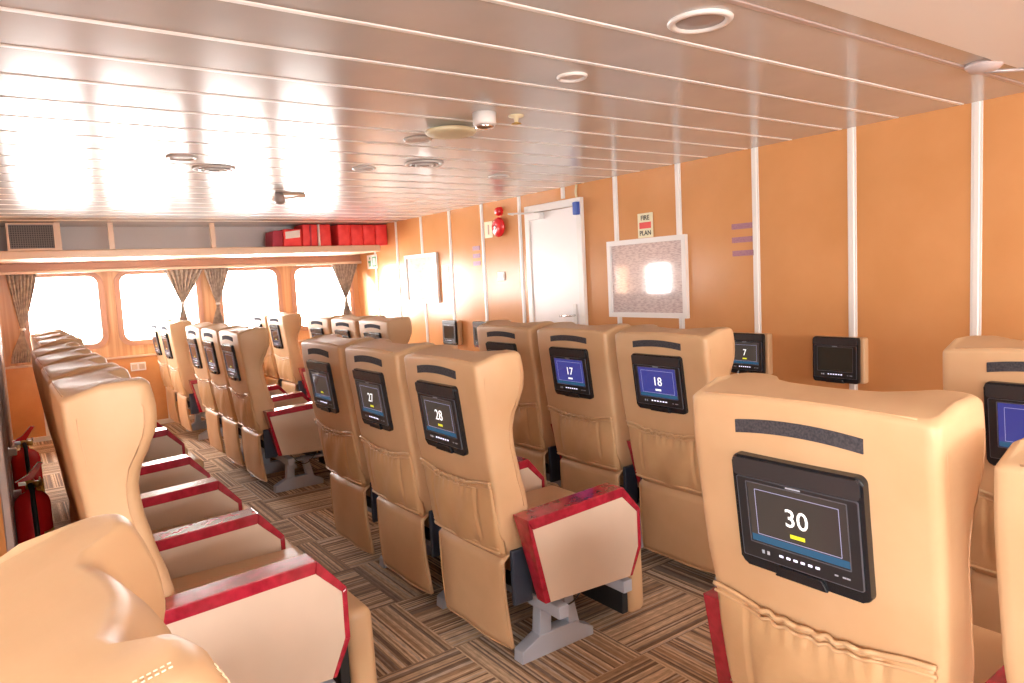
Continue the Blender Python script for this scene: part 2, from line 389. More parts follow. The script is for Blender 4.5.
bm = B(BX - .1, WX, AY - .1, 1.112, CEIL - .012, CEIL + .05); struct('ceiling_cream', bm, M['cream_ceil'])
bm = B(BX - .2, WX + .1, AY - .2, WY + .2, CEIL + .05, CEIL + .12); struct('ceiling_deck', bm, M['grey_panel'])

# ------------------------------------------------------------------ seats
# local frame: x forward from the top rear edge of the backrest, y across, z up from the carpet
PV = Vector((.14, 0, .45))           # recline pivot
REAR = [(.44, .085), (.55, .072), (.67, .058), (.80, .036), (.88, .026), (.97, .015), (1.06, .004), (1.168, 0)]
WING = [(.44, .245), (.52, .238), (.64, .208), (.75, .178), (.84, .158), (.90, .153), (.95, .163), (1.0, .190), (1.045, .209), (1.085, .213), (1.13, .208), (1.168, .198)]
CENT = [(.44, .24), (.55, .215), (.70, .165), (.84, .128), (.92, .120), (.98, .140), (1.04, .158), (1.10, .150), (1.168, .125)]
HW = [(.44, .226), (.55, .240), (.68, .254), (.80, .261), (1.0, .265), (1.168, .263)]
def top_shift(x, y, z):
    k = max(0, (z - 1.05) / .118); fr = sm(x / .10); a = abs(y) / .265
    pad = max(0, math.cos(min(1, a / .56) * PI / 2))
    return k * (-.026 * (1 - fr) + .012 * (1 - a * a) * (1 - fr) - .012 * pad * fr - .006 * math.exp(-((a - .56) / .05) ** 2) * fr)
def build_backrest():
    bm = bmesh.new(); NY = 22; rings = []
    zs = [.44 + (1.150 - .44) * i / 26 for i in range(27)]
    R_ = .018
    for k in range(6): zs.append(('cap', (k + 1) / 6 * PI / 2))
    for zz in zs:
        if isinstance(zz, tuple):
            a = zz[1]; z = 1.150 + R_ * math.sin(a); ins = R_ * (1 - math.cos(a)) 
        else: z = zz; ins = 0
        if not isinstance(zz, tuple) and z < .47: ins = (.47 - z) * .5
        xr = interp(REAR, z) + ins; hw = interp(HW, z) - ins
        xw = interp(WING, z) - ins; xc = interp(CENT, z) - ins * .8
        head = sm((z - .86) / .12)
        ring = []
        rc = .015
        # rear face from -y to +y with rounded corners
        for j in range(NY + 1):
            t = -1 + 2 * j / NY; y = hw * math.sin(t * PI / 2 * .98) / math.sin(PI / 2 * .98)
            d = max(0, abs(y) - (hw - rc)); x = xr + rc - math.sqrt(max(0, rc * rc - d * d)) - .008 * (1 - (y / hw) ** 2)
            ring.append((x, y))
        nf = []
        for j in range(NY + 1):
            t = 1 - 2 * j / NY; y = hw * math.sin(t * PI / 2 * .98) / math.sin(PI / 2 * .98)
            rf = .04
            s = sm((abs(y) / hw - .38) / .32)
            x = xc + (xw - xc) * s + .042 * head * max(0, math.cos(min(1, abs(y) / hw / .56) * PI / 2)) ** .8
            d = max(0, abs(y) - (hw - rf)); x -= rf - math.sqrt(max(0, rf * rf - d * d))
            # crease where the wing leaves the head pad
            cr = math.exp(-((abs(y) / hw - .56) / .05) ** 2) * .010 * head
            nf.append((x - cr, y))
        arch = lambda x, y: top_shift(x, y, z)
        full = ring[:]
        # side mid points
        full += [((ring[-1][0] * .5 + nf[0][0] * .5), nf[0][1] + .004)] + nf + [((ring[0][0] * .5 + nf[-1][0] * .5), nf[-1][1] - .004)]
        rings.append([bm.verts.new(Vector((x, y, z + arch(x, y))) - PV) for x, y in full])
    n = len(rings[0])
    for A, C_ in zip(rings, rings[1:]):
        for i in range(n): bm.faces.new((A[i], A[(i + 1) % n], C_[(i + 1) % n], C_[i]))
    top = rings[-1]
    rear = top[:NY + 1]; front = top[NY + 2:2 * NY + 3][::-1]
    for j in range(NY): bm.faces.new((rear[j], rear[j + 1], front[j + 1], front[j]))
    bm.faces.new((rear[NY], top[NY + 1], front[NY])); bm.faces.new((rear[0], front[0], top[-1]))
    bm.faces.new(rings[0][::-1])
    return bm
def rear_x(y, z):
    hw = interp(HW, z); rc = .015; d = min(rc, max(0, abs(y) - (hw - rc)))
    return interp(REAR, z) + rc - math.sqrt(max(0, rc * rc - d * d)) - .008 * (1 - (y / hw) ** 2)
def build_piping():
    bm = bmesh.new()
    for s in (-1, 1):
        pts = []
        for i in range(20):
            z = .46 + (1.09 - .46) * i / 19; hw = interp(HW, z); pts.append(Vector((interp(REAR, z) + .026, s * (hw - .0004), z)) - PV)
        pts.append(Vector((.03, s * .259, 1.122)) - PV); pts.append(Vector((.055, s * .256, 1.142)) - PV); pts.append(Vector((.10, s * .255, 1.158)) - PV); pts.append(Vector((.145, s * .256, 1.150)) - PV)
        for i in range(14):
            z = 1.10 - (1.10 - .62) * i / 13; hw = interp(HW, z); pts.append(Vector((interp(WING, z) - .035, s * (hw - .0004), z)) - PV)
        tube(bm, pts, .0016, 6)
    # seam across the top rear edge
    pts = [Vector((rear_x(y, 1.14) + .0085, y, 1.1655 + top_shift(.012, y, 1.1655))) - PV for y in [-.225 + .45 * i / 16 for i in range(17)]]
    tube(bm, pts, .0020, 6)
    return bm
def build_stitching(dy):
    bm = bmesh.new(); path = []
    for i in range(56):
        t = i / 55
        if t < .5: x = .05 + .13 * (t / .5); z = 1.168 + top_shift(x, .22 + dy, 1.168) + .0003
        else: z = 1.155 - .20 * (t - .5) / .5; x = interp(WING, z) + .0005
        path.append(Vector((x, -(.22 + dy), z)) - PV)
    for a, b in zip(path, path[1:]): tube(bm, [a + (b - a) * .15, a + (b - a) * .78], .0007, 5)
    return bm
def back_sheet(y0, y1, zlo, zhi, off, ny=24, nz=14, thick=.004, edge=.012):
    bm = bmesh.new(); g = []
    for i in range(nz + 1):
        row = []
        for j in range(ny + 1):
            y = y0 + (y1 - y0) * j / ny; zl = zlo(y) if callable(zlo) else zlo; zh = zhi(y) if callable(zhi) else zhi
            z = zl + (zh - zl) * i / nz
            row.append((y, z, off(y, z, (z - zl) / (zh - zl))))
        g.append(row)
    V = [[bm.verts.new(Vector((rear_x(y, z) - o_, y, z)) - PV) for y, z, o_ in row] for row in g]
    W = [[bm.verts.new(Vector((rear_x(y, z) + .004, y, z)) - PV) for y, z, o_ in row] for row in g]
    for i in range(nz):
        for j in range(ny):
            bm.faces.new((V[i][j], V[i][j + 1], V[i + 1][j + 1], V[i + 1][j])); bm.faces.new((W[i][j], W[i + 1][j], W[i + 1][j + 1], W[i][j + 1]))
    for i in range(nz):
        bm.faces.new((V[i][0], V[i + 1][0], W[i + 1][0], W[i][0])); bm.faces.new((V[i][ny], W[i][ny], W[i + 1][ny], V[i + 1][ny]))
    for j in range(ny):
        bm.faces.new((V[0][j], W[0][j], W[0][j + 1], V[0][j + 1])); bm.faces.new((V[nz][j], V[nz][j + 1], W[nz][j + 1], W[nz][j]))
    return bm
ZP = .715
def ptop(y): return ZP - .012 * math.cos(y / .22 * PI / 2) + .006 * sm((abs(y) - .13) / .07)
def pocket_off(y, z, t):
    a = abs(y) / .235; inner = 1 - sm((abs(y - .0) - .10) / .05)
    puff = .020 * math.sin(PI * min(1, t * 1.05)) ** .7 * (1 - a ** 3)
    wr = .0035 * inner * sm((t - .70) / .28) * math.sin(y * 170 + 1.5 * math.sin(t * 5)) + .005 * inner * math.sin(y * 34 + t * 6 + 1.3) * sm(1.3 - t)
    crease = -.006 * math.exp(-((abs(y) - .15) / .006) ** 2) * sm((t - .1) / .2)
    return .006 + puff + wr + crease
def build_pocket():
    return back_sheet(-.236, .236, .462, ptop, pocket_off, 56, 22)
def build_hem():
    bm = bmesh.new()
    for dz, rr in ((0.004, .0055), (-.014, .004)):
        pts = []
        for i in range(61):
            y = -.242 + .484 * i / 60; z = ptop(y) + dz; inner = 1 - sm((abs(y) - .11) / .04)
            pts.append(Vector((rear_x(y, z) - .006 - .007 * inner - .003 * inner * math.sin(y * 190), y, z + .003 * inner * math.sin(y * 140 + 1))) - PV)
        tube(bm, pts, rr, 8)
    pts = [Vector((rear_x(y, .468) - .008, y, .468)) - PV for y in [-.226 + .452 * i / 30 for i in range(31)]]
    tube(bm, pts, .0055, 8)
    pts = [Vector((rear_x(y, .482) - .008, y, .484)) - PV for y in [-.226 + .452 * i / 30 for i in range(31)]]
    tube(bm, pts, .003, 8)
    return bm
def build_strap():
    return back_sheet(-.137, .137, lambda y: 1.092 - .010 * (y / .137) ** 2, lambda y: 1.120 - .010 * (y / .137) ** 2, lambda y, z, t: .0035, 20, 2)
def build_skirt():
    bm = bmesh.new(); ny, nz = 20, 14; rows = []
    for side in (0, 1):
        V = []
        for i in range(nz + 1):
            t = i / nz; row = []
            for j in range(ny + 1):
                s = -1 + 2 * j / ny; y = .222 * s
                zb = .108; zt = .452
                z = zb + (zt - zb) * t
                x = .088 - .010 * math.sin(PI * t) * .8 + .018 * (1 - t) + .004 * abs(s) ** 6 - .006 * (1 - s * s) + .003 * math.sin(s * 5 + t * 4)
                x += .03 * max(0, t - .93) / .07
                row.append(bm.verts.new((x + side * .012, y, z)))
            V.append(row)
        rows.append(V)
    V, W = rows
    for i in range(nz):
        for j in range(ny):
            bm.faces.new((V[i][j], V[i][j + 1], V[i + 1][j + 1], V[i + 1][j])); bm.faces.new((W[i][j], W[i + 1][j], W[i + 1][j + 1], W[i][j + 1]))
        bm.faces.new((V[i][0], V[i + 1][0], W[i + 1][0], W[i][0])); bm.faces.new((V[i][ny], W[i][ny], W[i + 1][ny], V[i + 1][ny]))
    for j in range(ny):
        bm.faces.new((V[0][j], W[0][j], W[0][j + 1], V[0][j + 1])); bm.faces.new((V[nz][j], V[nz][j + 1], W[nz][j + 1], W[nz][j]))
    return bm
def build_skirt_hem():
    bm = bmesh.new(); pts = []
    def P3(s, t):
        zb = .108; z = zb + (.452 - zb) * t
        x = .088 - .010 * math.sin(PI * t) * .8 + .018 * (1 - t) + .004 * abs(s) ** 6 - .006 * (1 - s * s) + .003 * math.sin(s * 5 + t * 4)
        return Vector((x - .001, .222 * s, z))
    for i in range(12): pts.append(P3(-1, .92 * (1 - i / 12)))
    for i in range(21): pts.append(P3(-1 + i / 10, 0))
    for i in range(12): pts.append(P3(1, .92 * (i + 1) / 12))
    return tube(bm, pts, .0028, 6)
APO = [(.12, .605), (.565, .625), (.65, .525), (.65, .375), (.60, .275), (.18, .295)]
API = [(.142, .568), (.560, .588), (.634, .515), (.634, .38), (.588, .2755), (.205, .2935)]
def arm_y(i, s, wdt): return s * wdt if s < 0 else (wdt if i != 5 else .005)
def build_arm_body():
    bm = bmesh.new(); va = [bm.verts.new((p[0], -.040, p[1])) for p in API]; vb = [bm.verts.new((p[0], arm_y(i, 1, .040), p[1])) for i, p in enumerate(API)]
    bm.faces.new(va); n = 6
    bm.faces.new((vb[0], vb[1], vb[5])); bm.faces.new((vb[1], vb[2], vb[3], vb[4], vb[5]))
    for i in range(n): bm.faces.new((va[i], va[(i + 1) % n], vb[(i + 1) % n], vb[i]))
    return bm
def build_arm_trim():
    bm = bmesh.new()
    for i, j in ((5, 0), (0, 1), (1, 2), (2, 3), (3, 4)):
        wd = .045 if (i, j) == (0, 1) else .0425
        q = []
        for s in (-1, 1):
            for P, k_ in ((APO, i), (APO, j), (API, j), (API, i)):
                q.append(bm.verts.new((P[k_][0], arm_y(k_, s, wd), P[k_][1])))
        a, b = q[:4], q[4:]
        bm.faces.new(a); bm.faces.new(b[::-1])
        for k_ in range(4): bm.faces.new((a[k_], a[(k_ + 1) % 4], b[(k_ + 1) % 4], b[k_]))
    es = [e for e in bm.edges]
    bmesh.ops.bevel(bm, geom=es, offset=.003, segments=2, profile=.5, affect='EDGES')
    return bm
def build_cushion():
    bm = bmesh.new(); box(bm, .17, .69, -.24, .24, .33, .49, .05, 4)
    for v in bm.verts:
        if v.co.z > .42: v.co.z += .025 * math.cos(v.co.y / .26 * PI / 2)
    return bm
def build_pan():
    bm = bmesh.new(); box(bm, .18, .62, -.235, .235, .285, .345, .01); return bm
def build_legrest():
    bm = bmesh.new(); box(bm, .675, .765, -.235, .235, .045, .40, .03, 4)
    for v in bm.verts:
        v.co.x += .02 * math.sin((v.co.z) / .4 * PI)
    return bm
def build_foot():
    bm = bmesh.new(); Y0, Y1 = -.178, -.122
    fn = lambda p, q, t: Vector((p + .02, t, q))
    prism(bm, [(.165, .0), (.515, .0), (.515, .035), (.455, .06), (.43, .085), (.255, .085), (.17, .045)], fn, Y0, Y1)
    prism(bm, [(.250, .07), (.31, .07), (.315, .22), (.265, .22)], fn, Y0 + .004, Y1 - .004)
    prism(bm, [(.40, .07), (.45, .07), (.415, .22), (.37, .22)], fn, Y0 + .004, Y1 - .004)
    prism(bm, [(.24, .195), (.60, .195), (.60, .215), (.24, .215)], fn, Y0 + .004, Y1 - .004)
    bmesh.ops.bevel(bm, geom=bm.edges[:], offset=.004, segments=2, profile=.5, affect='EDGES')
    return bm
def build_bracket(s):
    bm = bmesh.new(); box(bm, .118, .20, min(s * .226, s * .246), max(s * .226, s * .246), .27, .47, .006, 2)
    for z in (.32, .41): lathe(bm, [(.008, -.004), (.008, .004), (.004, .006)], 10, (.15, s * .226 - s * .0, z), 'x')
    return bm
# monitor: local frame, -x faces the viewer behind, y across, z up; 0.284 x 0.25 m
fyz = lambda p, q, t: Vector((t, p, q))
MW, MH = .142, .125
tx = lambda x, y, z: Vector((-z, -x, y))
def mon_parts():
    P = {}
    bm = bmesh.new(); prism(bm, rrect(-MW, MW, -MH, MH, .016, 5), fyz, .012, -.010)
    bmesh.ops.bevel(bm, geom=[e for e in bm.edges if abs(e.verts[0].co.x - e.verts[1].co.x) < 1e-5 and e.verts[0].co.x < 0], offset=.005, segments=3, profile=.5, affect='EDGES')
    P['shell'] = bm
    bm = bmesh.new(); prism(bm, rrect(-MW + .006, MW - .006, MH - .044, MH - .005, .007, 3), fyz, -.008, -.0155)
    P['flap'] = bm
    bm = bmesh.new(); ring_prism(bm, rrect(-MW + .012, MW - .012, -MH + .026, MH - .048, .004, 3), rrect(-.108, .108, -.063, .068, .002, 3), fyz, -.008, -.0135)
    P['bezel'] = bm
    bm = bmesh.new(); ring_prism(bm, rrect(-.1105, .1105, -.0655, .0705, .002, 3), rrect(-.1085, .1085, -.0635, .0685, .002, 3), fyz, -.0125, -.0142)
    P['screen_edge'] = bm
    bm = bmesh.new(); ring_prism(bm, rrect(-MW + .0105, MW - .0105, -MH + .0245, MH - .0465, .004, 3), rrect(-MW + .0118, MW - .0118, -MH + .0258, MH - .0478, .004, 3), fyz, -.009, -.0139)
    P['panel_edge'] = bm
    bm = bmesh.new(); prism(bm, rrect(-.1082, .1082, -.0632, .0682, .002, 2), fyz, -.008, -.0112); P['screen'] = bm
    bm = bmesh.new()
    ring_prism(bm, rrect(-.092, .092, -.045, .055, .001, 1), rrect(-.0908, .0908, -.0438, .0538, .001, 1), fyz, -.0112, -.0116); P['outline'] = bm
    bm = bmesh.new(); box(bm, -.0116, -.0112, -.107, .107, -.062, -.047); P['band'] = bm
    bm = bmesh.new()
    for k_ in range(6): box(bm, -.0145, -.013, -.040 + k_ * .016 - .0045, -.040 + k_ * .016 + .0045, -.083, -.078, .0007, 1)
    P['buttons'] = bm
    bm = bmesh.new()
    for a in (.082, .070): box(bm, -.0142, -.013, a - .003, a + .003, -.086, -.078)
    for a in (-.078, -.094, -.102): box(bm, -.0142, -.013, a - .004, a + .003, -.084, -.081)
    box(bm, -.0142, -.013, -.016, .016, .0725, .0755)
    P['marks'] = bm
    bm = bmesh.new(); prism(bm, [(-.058, -MH - .002), (.058, -MH - .002), (.046, -MH + .021), (-.046, -MH + .021)], fyz, -.009, -.0165)
    bmesh.ops.bevel(bm, geom=bm.edges[:], offset=.002, segments=2, profile=.5, affect='EDGES'); P['latch'] = bm
    return P
def make_monitor(kind='dark', parent=None):
    P = mon_parts(); sub = parent is not None
    o = obj('monitor', P['shell'], M['black'], parent)
    obj('flap', P['flap'], M['grey_bar'], o); obj('bezel', P['bezel'], M['dark'], o); obj('screen_edge', P['screen_edge'], M['edge'], o); obj('panel_edge', P['panel_edge'], M['edge'], o)
    obj('screen', P['screen'], {'dark': M['scr_dark'], 'blue': M['scr_blue'], 'off': M['scr_off']}[kind], o)
    if kind != 'off':
        obj('screen_outline', P['outline'], M['line_glow'], o); obj('screen_band', P['band'], M['cyan_glow'], o)
        bm = B(-.0118, -.0112, -.016, .016, -.034, -.026); obj('screen_button', bm, M['yellow_glow'] if kind == 'dark' else M['white_glow'], o)
    else: P['outline'].free(); P['band'].free()
    obj('control_buttons', P['buttons'], M['btn_glow'], o); obj('marking', P['marks'], M['grey_paint'], o); obj('latch', P['latch'], M['black'], o)
    return o
MZ = .933
MTILT = math.atan2(rear_x(0, MZ - .1) - rear_x(0, MZ + .1), .2)
def proto(kind):
    plain = kind == 'plain'
    root = empty('recliner_seat', (0, 0, 0))
    bk = obj('backrest', build_backrest(), M['leather'], root, True, PV)
    obj('piping', build_piping(), M['stitch'], bk, True)
    if not plain: obj('back_pocket', build_pocket(), M['leather2'], bk, True)
    if not plain:
        obj('pocket_hem', build_hem(), M['leather'], bk, True); obj('loop_strap', build_strap(), M['strap'], bk)
        mo = make_monitor(kind, root); mo.location = Vector((rear_x(0, MZ) - .002, 0, MZ)); mo.rotation_euler = (0, MTILT * -1, 0)
    cu = obj('seat_cushion', build_cushion(), M['leather'], root, True); obj('seat_pan', build_pan(), M['rubber'], root)
    sk = obj('rear_skirt', build_skirt(), M['leather'], root, True); obj('skirt_hem', build_skirt_hem(), M['leather2'], sk, True)
    lr = obj('leg_rest', build_legrest(), M['leather'], root, True); obj('leg_rest_board', B(.650, .682, -.225, .225, .06, .33, .004), M['rubber'], lr)
    for s in (-1, 1): obj('recline_bracket', build_bracket(s), M['navy'], root)
    for x in (.262, .575): obj('beam', B(x - .022, x + .022, -.34, .235, .215, .262, .004), M['grey_paint'], root)
    obj('foot', build_foot(), M['grey_paint'], root)
    cb = bmesh.new(); tube(cb, [Vector((.30, -.20, .26)) + Vector((.20 * t, 0, -.085 * math.sin(PI * t))) for t in [i / 10 for i in range(11)]], .003, 6)
    obj('cable', cb, M['rubber'], root, True)
    a = obj('armrest', build_arm_body(), M['cream'], root, False, (0, -.300, 0)); obj('armrest_trim', build_arm_trim(), M['red'], a)
    return root
PR = {k_: proto(k_) for k_ in ('dark', 'blue', 'plain')}
used = set()
seats = []
# (kind, x, y, label, group, number, z scale, recline degrees, far armrest)
GR1, GR2, GR3 = 'front row recliner seats', 'middle row recliner seats', 'rear row recliner seats'
x1, x2, x3 = 2.27, 1.24, .09
L = []
def add(kind, x, y, label, group, num=None, zs=1.0, rec=0.0, far=False): L.append((kind, x, y, label, group, num, zs, rec, far))
# front row
add('blue', x1, .72, 'tan recliner at right photo edge, cut off, its screen glowing blue', GR1, None, far=True)
add('blue', x1, 2.125, 'tan leather recliner whose back screen shows number eighteen', GR1, '18')
add('blue', x1, 2.712, 'tan leather recliner whose back screen shows number seventeen', GR1, '17')
add('dark', x1, 3.30, 'tan recliner partly behind the seat marked twenty-eight, beside the one showing seventeen', GR1, None, far=True)
add('dark', x1, 5.02, 'tan seat top nearest the white notice board, rightmost of three far tops', GR1)
add('dark', x1, 5.61, 'tan seat top in the middle of three far tops under the last window', GR1)
add('dark', x1, 6.20, 'tan seat top leftmost of three far tops under the last window', GR1, far=True)
add('dark', x1, 7.43, 'orange lit tan recliner standing by the pillar between third and fourth window', GR1)
add('dark', x1, 8.02, 'tan recliner half hidden behind the seat by the third window pillar', GR1)
# middle row
add('dark', x2, .20, 'tan recliner cut off at bottom right corner, beside the seat showing number thirty', GR2, None, .955)
add('dark', x2, .802, 'large close tan leather recliner whose back screen shows number thirty', GR2, '30', 1.0, 0, True)
add('dark', x2, 2.222, 'tan leather recliner on the aisle whose back screen shows number twenty-eight', GR2, '28')
add('dark', x2, 2.807, 'tan leather recliner whose back screen shows number twenty-seven', GR2, '27')
add('dark', x2, 3.392, 'tan leather recliner left of the one showing twenty-seven, bright streak on its screen', GR2, None, far=True)
add('dark', x2, 5.13, 'far tan recliner with whole red trimmed armrest and grey foot in view', GR2)
add('dark', x2, 5.70, 'far tan recliner, middle one of the three behind the white foot', GR2)
add('dark', x2, 6.27, 'far tan recliner, leftmost of the three narrow backs beside the aisle', GR2, far=True)
add('dark', x2, 7.50, 'tan recliner with its plain side facing the aisle, below the second window curtain', GR2)
add('dark', x2, 8.07, 'tan recliner against the window wall, thin sliver behind its neighbour', GR2)
# rear row
add('plain', x3 - .04, .785, 'close reclined tan headrest with double stitching and glossy bulge at bottom left', GR3, None, .99, 12, True)
add('plain', x3, 2.275, 'tan recliner showing its whole tall curved side at left', GR3, None, 1.035)
add('plain', x3, 2.84, 'tan recliner directly behind the tall curved side, second of the left column', GR3, None, 1.035)
add('plain', x3, 3.40, 'tan recliner third of the left column before the aisle', GR3, None, 1.035)
add('plain', x3, 3.96, 'tan recliner fourth of the left column, last before the aisle gap', GR3, None, 1.035)
add('plain', x3 + .05, 4.82, 'grey brown seat top with rounded side in front of the first window', GR3, None, 1.035)
add('plain', x3 + .05, 5.40, 'farther seat top peeking left behind the rounded one by the first window', GR3, None, 1.035)
add('plain', x3 + .05, 5.98, 'farthest seat top at left, sliver below the first window', GR3, None, 1.035, 0, True)
cur = {}
for (kind, x, y, label, group, num, zs, rec, far) in L:
    o = PR[kind] if kind not in used else copy_tree(PR[kind])
    first = kind not in used; used.add(kind)
    if first:                       # keep the prototype itself as the first of its kind, pristine until all copies are made
        cur[kind] = (o, x, y, label, group, num, zs, rec, far); continue
    seats.append((o, x, y, label, group, num, zs, rec, far))
seats += [v for v in cur.values()]
for (o, x, y, label, group, num, zs, rec, far) in seats:
    o.location = (x, y - (.016 if zs == 1.035 else 0), 0); o.scale = (1, .94 if zs == 1.035 else 1, zs); tag(o, label, 'seat', group)
    ch = {c.name.split('.')[0]: c for c in o.children}
    mo = ch.get('monitor')
    if num:
        bm = text_bm(num, .054, lambda a, b, c: Vector((-.0116 - c, -a, b + .006)), .0003, bold=.0002); obj('screen_number', bm, M['white_glow'], mo)
    if rec:
        R_ = Matrix.Rotation(-math.radians(rec), 4, 'Y')
        for c in [q for q in (ch['backrest'], mo) if q]:
            c.location = PV + (R_.to_3x3() @ (c.location - PV)); c.rotation_euler = (0, c.rotation_euler.y - math.radians(rec), 0)
    if num == '30':                 # this back sits a little lower than its neighbours
        mo.location.z -= .028
        for c in ch['backrest'].children:
            if c.name.startswith(('back_pocket', 'pocket_hem')): c.location.z -= .035
            if c.name.startswith('loop_strap'): c.location.z -= .012
    if 'double stitching' in label: [obj('stitching', build_stitching(dy), M['pale_thread'], ch['backrest']) for dy in (0, .007)]
    if far:
        a = copy_tree(ch['armrest'], o); a.location = (0, .300, 0); a.scale = (1, -1, 1)

# ------------------------------------------------------------------ on the front bulkhead
def wall_monitor(y, label, kind, num=None, zc=CAMZ - .54):
    e = empty('wall_monitor', (WX, y, zc - .125)); tag(e, label, 'monitor', 'monitors on the front wall')
    bm = bmesh.new(); box(bm, -.048, 0, -MW - .012, MW + .004, 0, .25, .012, 3); obj('housing', bm, M['leather'], e)
    mo = make_monitor(kind, e); mo.location = (-.058, 0, .125); mo.scale = (1, .93, 1)
    if num:
        bm = text_bm(num, .054, lambda a, b, c: Vector((-.0116 - c, -a, b + .006)), .0003, bold=.0002); obj('screen_number', bm, M['white_glow'], mo)
wall_monitor(2.72, 'wall monitor with tan housing showing number seven', 'dark', '7')
wall_monitor(2.135, 'wall monitor with blank greenish grey screen, right of the one showing number seven', 'off')
wall_monitor(6.29, 'wall monitor with pale screen below the white notice board', 'off', None, CAMZ - .53)
wall_monitor(5.70, 'wall monitor half hidden behind a tan seat left of the door', 'off', None, CAMZ - .53)

# door
d = empty('door_1', (WX, 4.6, 0)); d['kind'] = 'structure'
bm = bmesh.new(); y0, y1, zt = 4.225, 4.96, CAMZ + .595
for a in ((y0, y0 + .06, 0, zt), (y1 - .06, y1, 0, zt), (y0 + .06, y1 - .06, zt - .06, zt)): box(bm, -.035, 0, a[0] - 4.6, a[1] - 4.6, a[2], a[3], .004)
struct('door_frame', bm, M['white_trim'], d)
struct('door_leaf', B(-.022, 0, y0 + .064 - 4.6, y1 - .064 - 4.6, .01, zt - .064, .003), M['door_white'], d)
bm = bmesh.new(); zz = CAMZ - .33; yy = 4.35 - 4.6
box(bm, -.03, -.02, yy - .022, yy + .022, zz - .09, zz + .09, .004); struct('handle_plate', bm, M['white'], d)
bm = bmesh.new(); tube(bm, [(-.03, yy, zz), (-.075, yy, zz), (-.078, yy + .02, zz), (-.078, yy + .13, zz - .004)], .009, 10); struct('door_handle', bm, M['chrome'], d, True)
bm = bmesh.new(); box(bm, -.075, -.022, 4.70 - 4.6, 4.88 - 4.6, zt - .125, zt - .068, .006)
struct('door_closer', bm, M['white'], d)
bm = bmesh.new(); tube(bm, [(-.06, .18, zt - .07), (-.20, .36, zt - .06), (-.05, .50, zt - .05)], .008, 8); struct('closer_arm', bm, M['white'], d)
# blue switch box at the door top and its cable
t_ = tag(obj('door_switch_box', B(WX - .07, WX - .02, 4.235, 4.285, CAMZ + .46, CAMZ + .56, .008), M['blue']), 'small blue box at the upper right corner of the white door', 'switch')
bm = bmesh.new(); tube(bm, [(WX - .012, 4.295, CAMZ + .60), (WX - .012, 4.30, CAMZ + .64), (WX - .012, 4.29, CEIL - .003)], .009, 8); tag(obj('cable_conduit', bm, M['card'], None, True), 'pale yellow conduit running from ceiling to the blue box on the door', 'conduit')

def frame(y0, y1, z0, z1, label, mp, name='picture_frame', fw_=.035):
    e = empty(name, (WX, (y0 + y1) / 2, z0)); tag(e, label, 'framed picture'); w_ = (y1 - y0) / 2; h = z1 - z0
    bm = bmesh.new(); ring_prism(bm, rrect(-w_, w_, 0, h, .002, 1), rrect(-w_ + fw_, w_ - fw_, fw_, h - fw_, .001, 1), fyz, -.03, -.001)
    obj('frame', bm, M['white'], e); obj('print', B(-.014, -.004, -w_ + fw_, w_ - fw_, fw_, h - fw_), mp, e)
    return e
frame(3.20, 3.955, CAMZ - .335, CAMZ + .228, 'white framed ship plan on the orange wall right of the door', M['plan'])
frame(6.54, 7.26, CAMZ - .23, CAMZ + .30, 'white framed notice board left of the red alarm bell', M['plan_white'])
# fire plan sign
e = empty('fire_plan_sign', (WX - .004, 3.574, CAMZ + .318), 'pale yellow FIRE PLAN sign above the framed ship plan', 'sign')
obj('card', B(-.004, 0, -.072, .072, -.086, .086), M['card'], e); obj('red_panel', B(-.006, -.003, -.055, .055, -.022, .022), M['signred'], e)
obj('lettering', text_bm('FIRE', .046, lambda a, b, c: Vector((-.005 - c, -a, b + .052)), .0005, bold=.0008), M['ink'], e)
obj('lettering', text_bm('PLAN', .046, lambda a, b, c: Vector((-.005 - c, -a, b - .055)), .0005, bold=.0008), M['ink'], e)
# purple markings
for yy, zz, hgt, wd, lab in ((2.77, CAMZ + .243, .034, .15, 'topmost'), (2.77, CAMZ + .160, .034, .15, 'middle'), (2.765, CAMZ + .077, .034, .155, 'lowest')):
    tag(obj('purple_sticker', B(WX - .004, WX, yy - wd / 2, yy + wd / 2, zz - hgt / 2, zz + hgt / 2), M['purple']), '%s of three purple text strips right of the framed ship plan' % lab, 'sticker', 'purple strips right of the framed plan')
for zz, lab in ((CAMZ + .295, 'topmost'), (CAMZ + .222, 'middle'), (CAMZ + .150, 'lowest')):
    tag(obj('purple_sticker', B(WX - .004, WX, 5.735, 5.86, zz - .02, zz + .02), M['purple']), '%s of three purple text strips left of the alarm bell' % lab, 'sticker', 'purple strips left of the bell')
# alarm bell, beacon, card, switch, notice
e = empty('alarm_bell', (WX, 5.36, CAMZ + .458), 'round red alarm bell on the wall left of the door', 'alarm bell')
bm = bmesh.new(); lathe(bm, [(.045, 0), (.045, -.02), (.088, -.025), (.09, -.036), (.075, -.056), (.035, -.066), (.012, -.069)], 32, (0, 0, 0), 'x'); obj('gong', bm, M['alarm_red'], e, True)
bm = bmesh.new(); lathe(bm, [(.014, -.068), (.014, -.076), (.008, -.078)], 16, (0, 0, 0), 'x'); obj('centre_nut', bm, M['steel'], e, True)
e = empty('alarm_beacon', (WX, 5.36, CAMZ + .600), 'small red beacon above the round alarm bell', 'beacon')
bm = bmesh.new(); lathe(bm, [(.045, 0), (.045, -.02)], 6, (0, 0, 0), 'x'); obj('base', bm, M['alarm_red'], e)
bm = bmesh.new(); lathe(bm, [(.040, -.02), (.038, -.035), (.028, -.05), (.01, -.056)], 20, (0, 0, 0), 'x'); obj('lens', bm, M['alarm_red'], e, True)
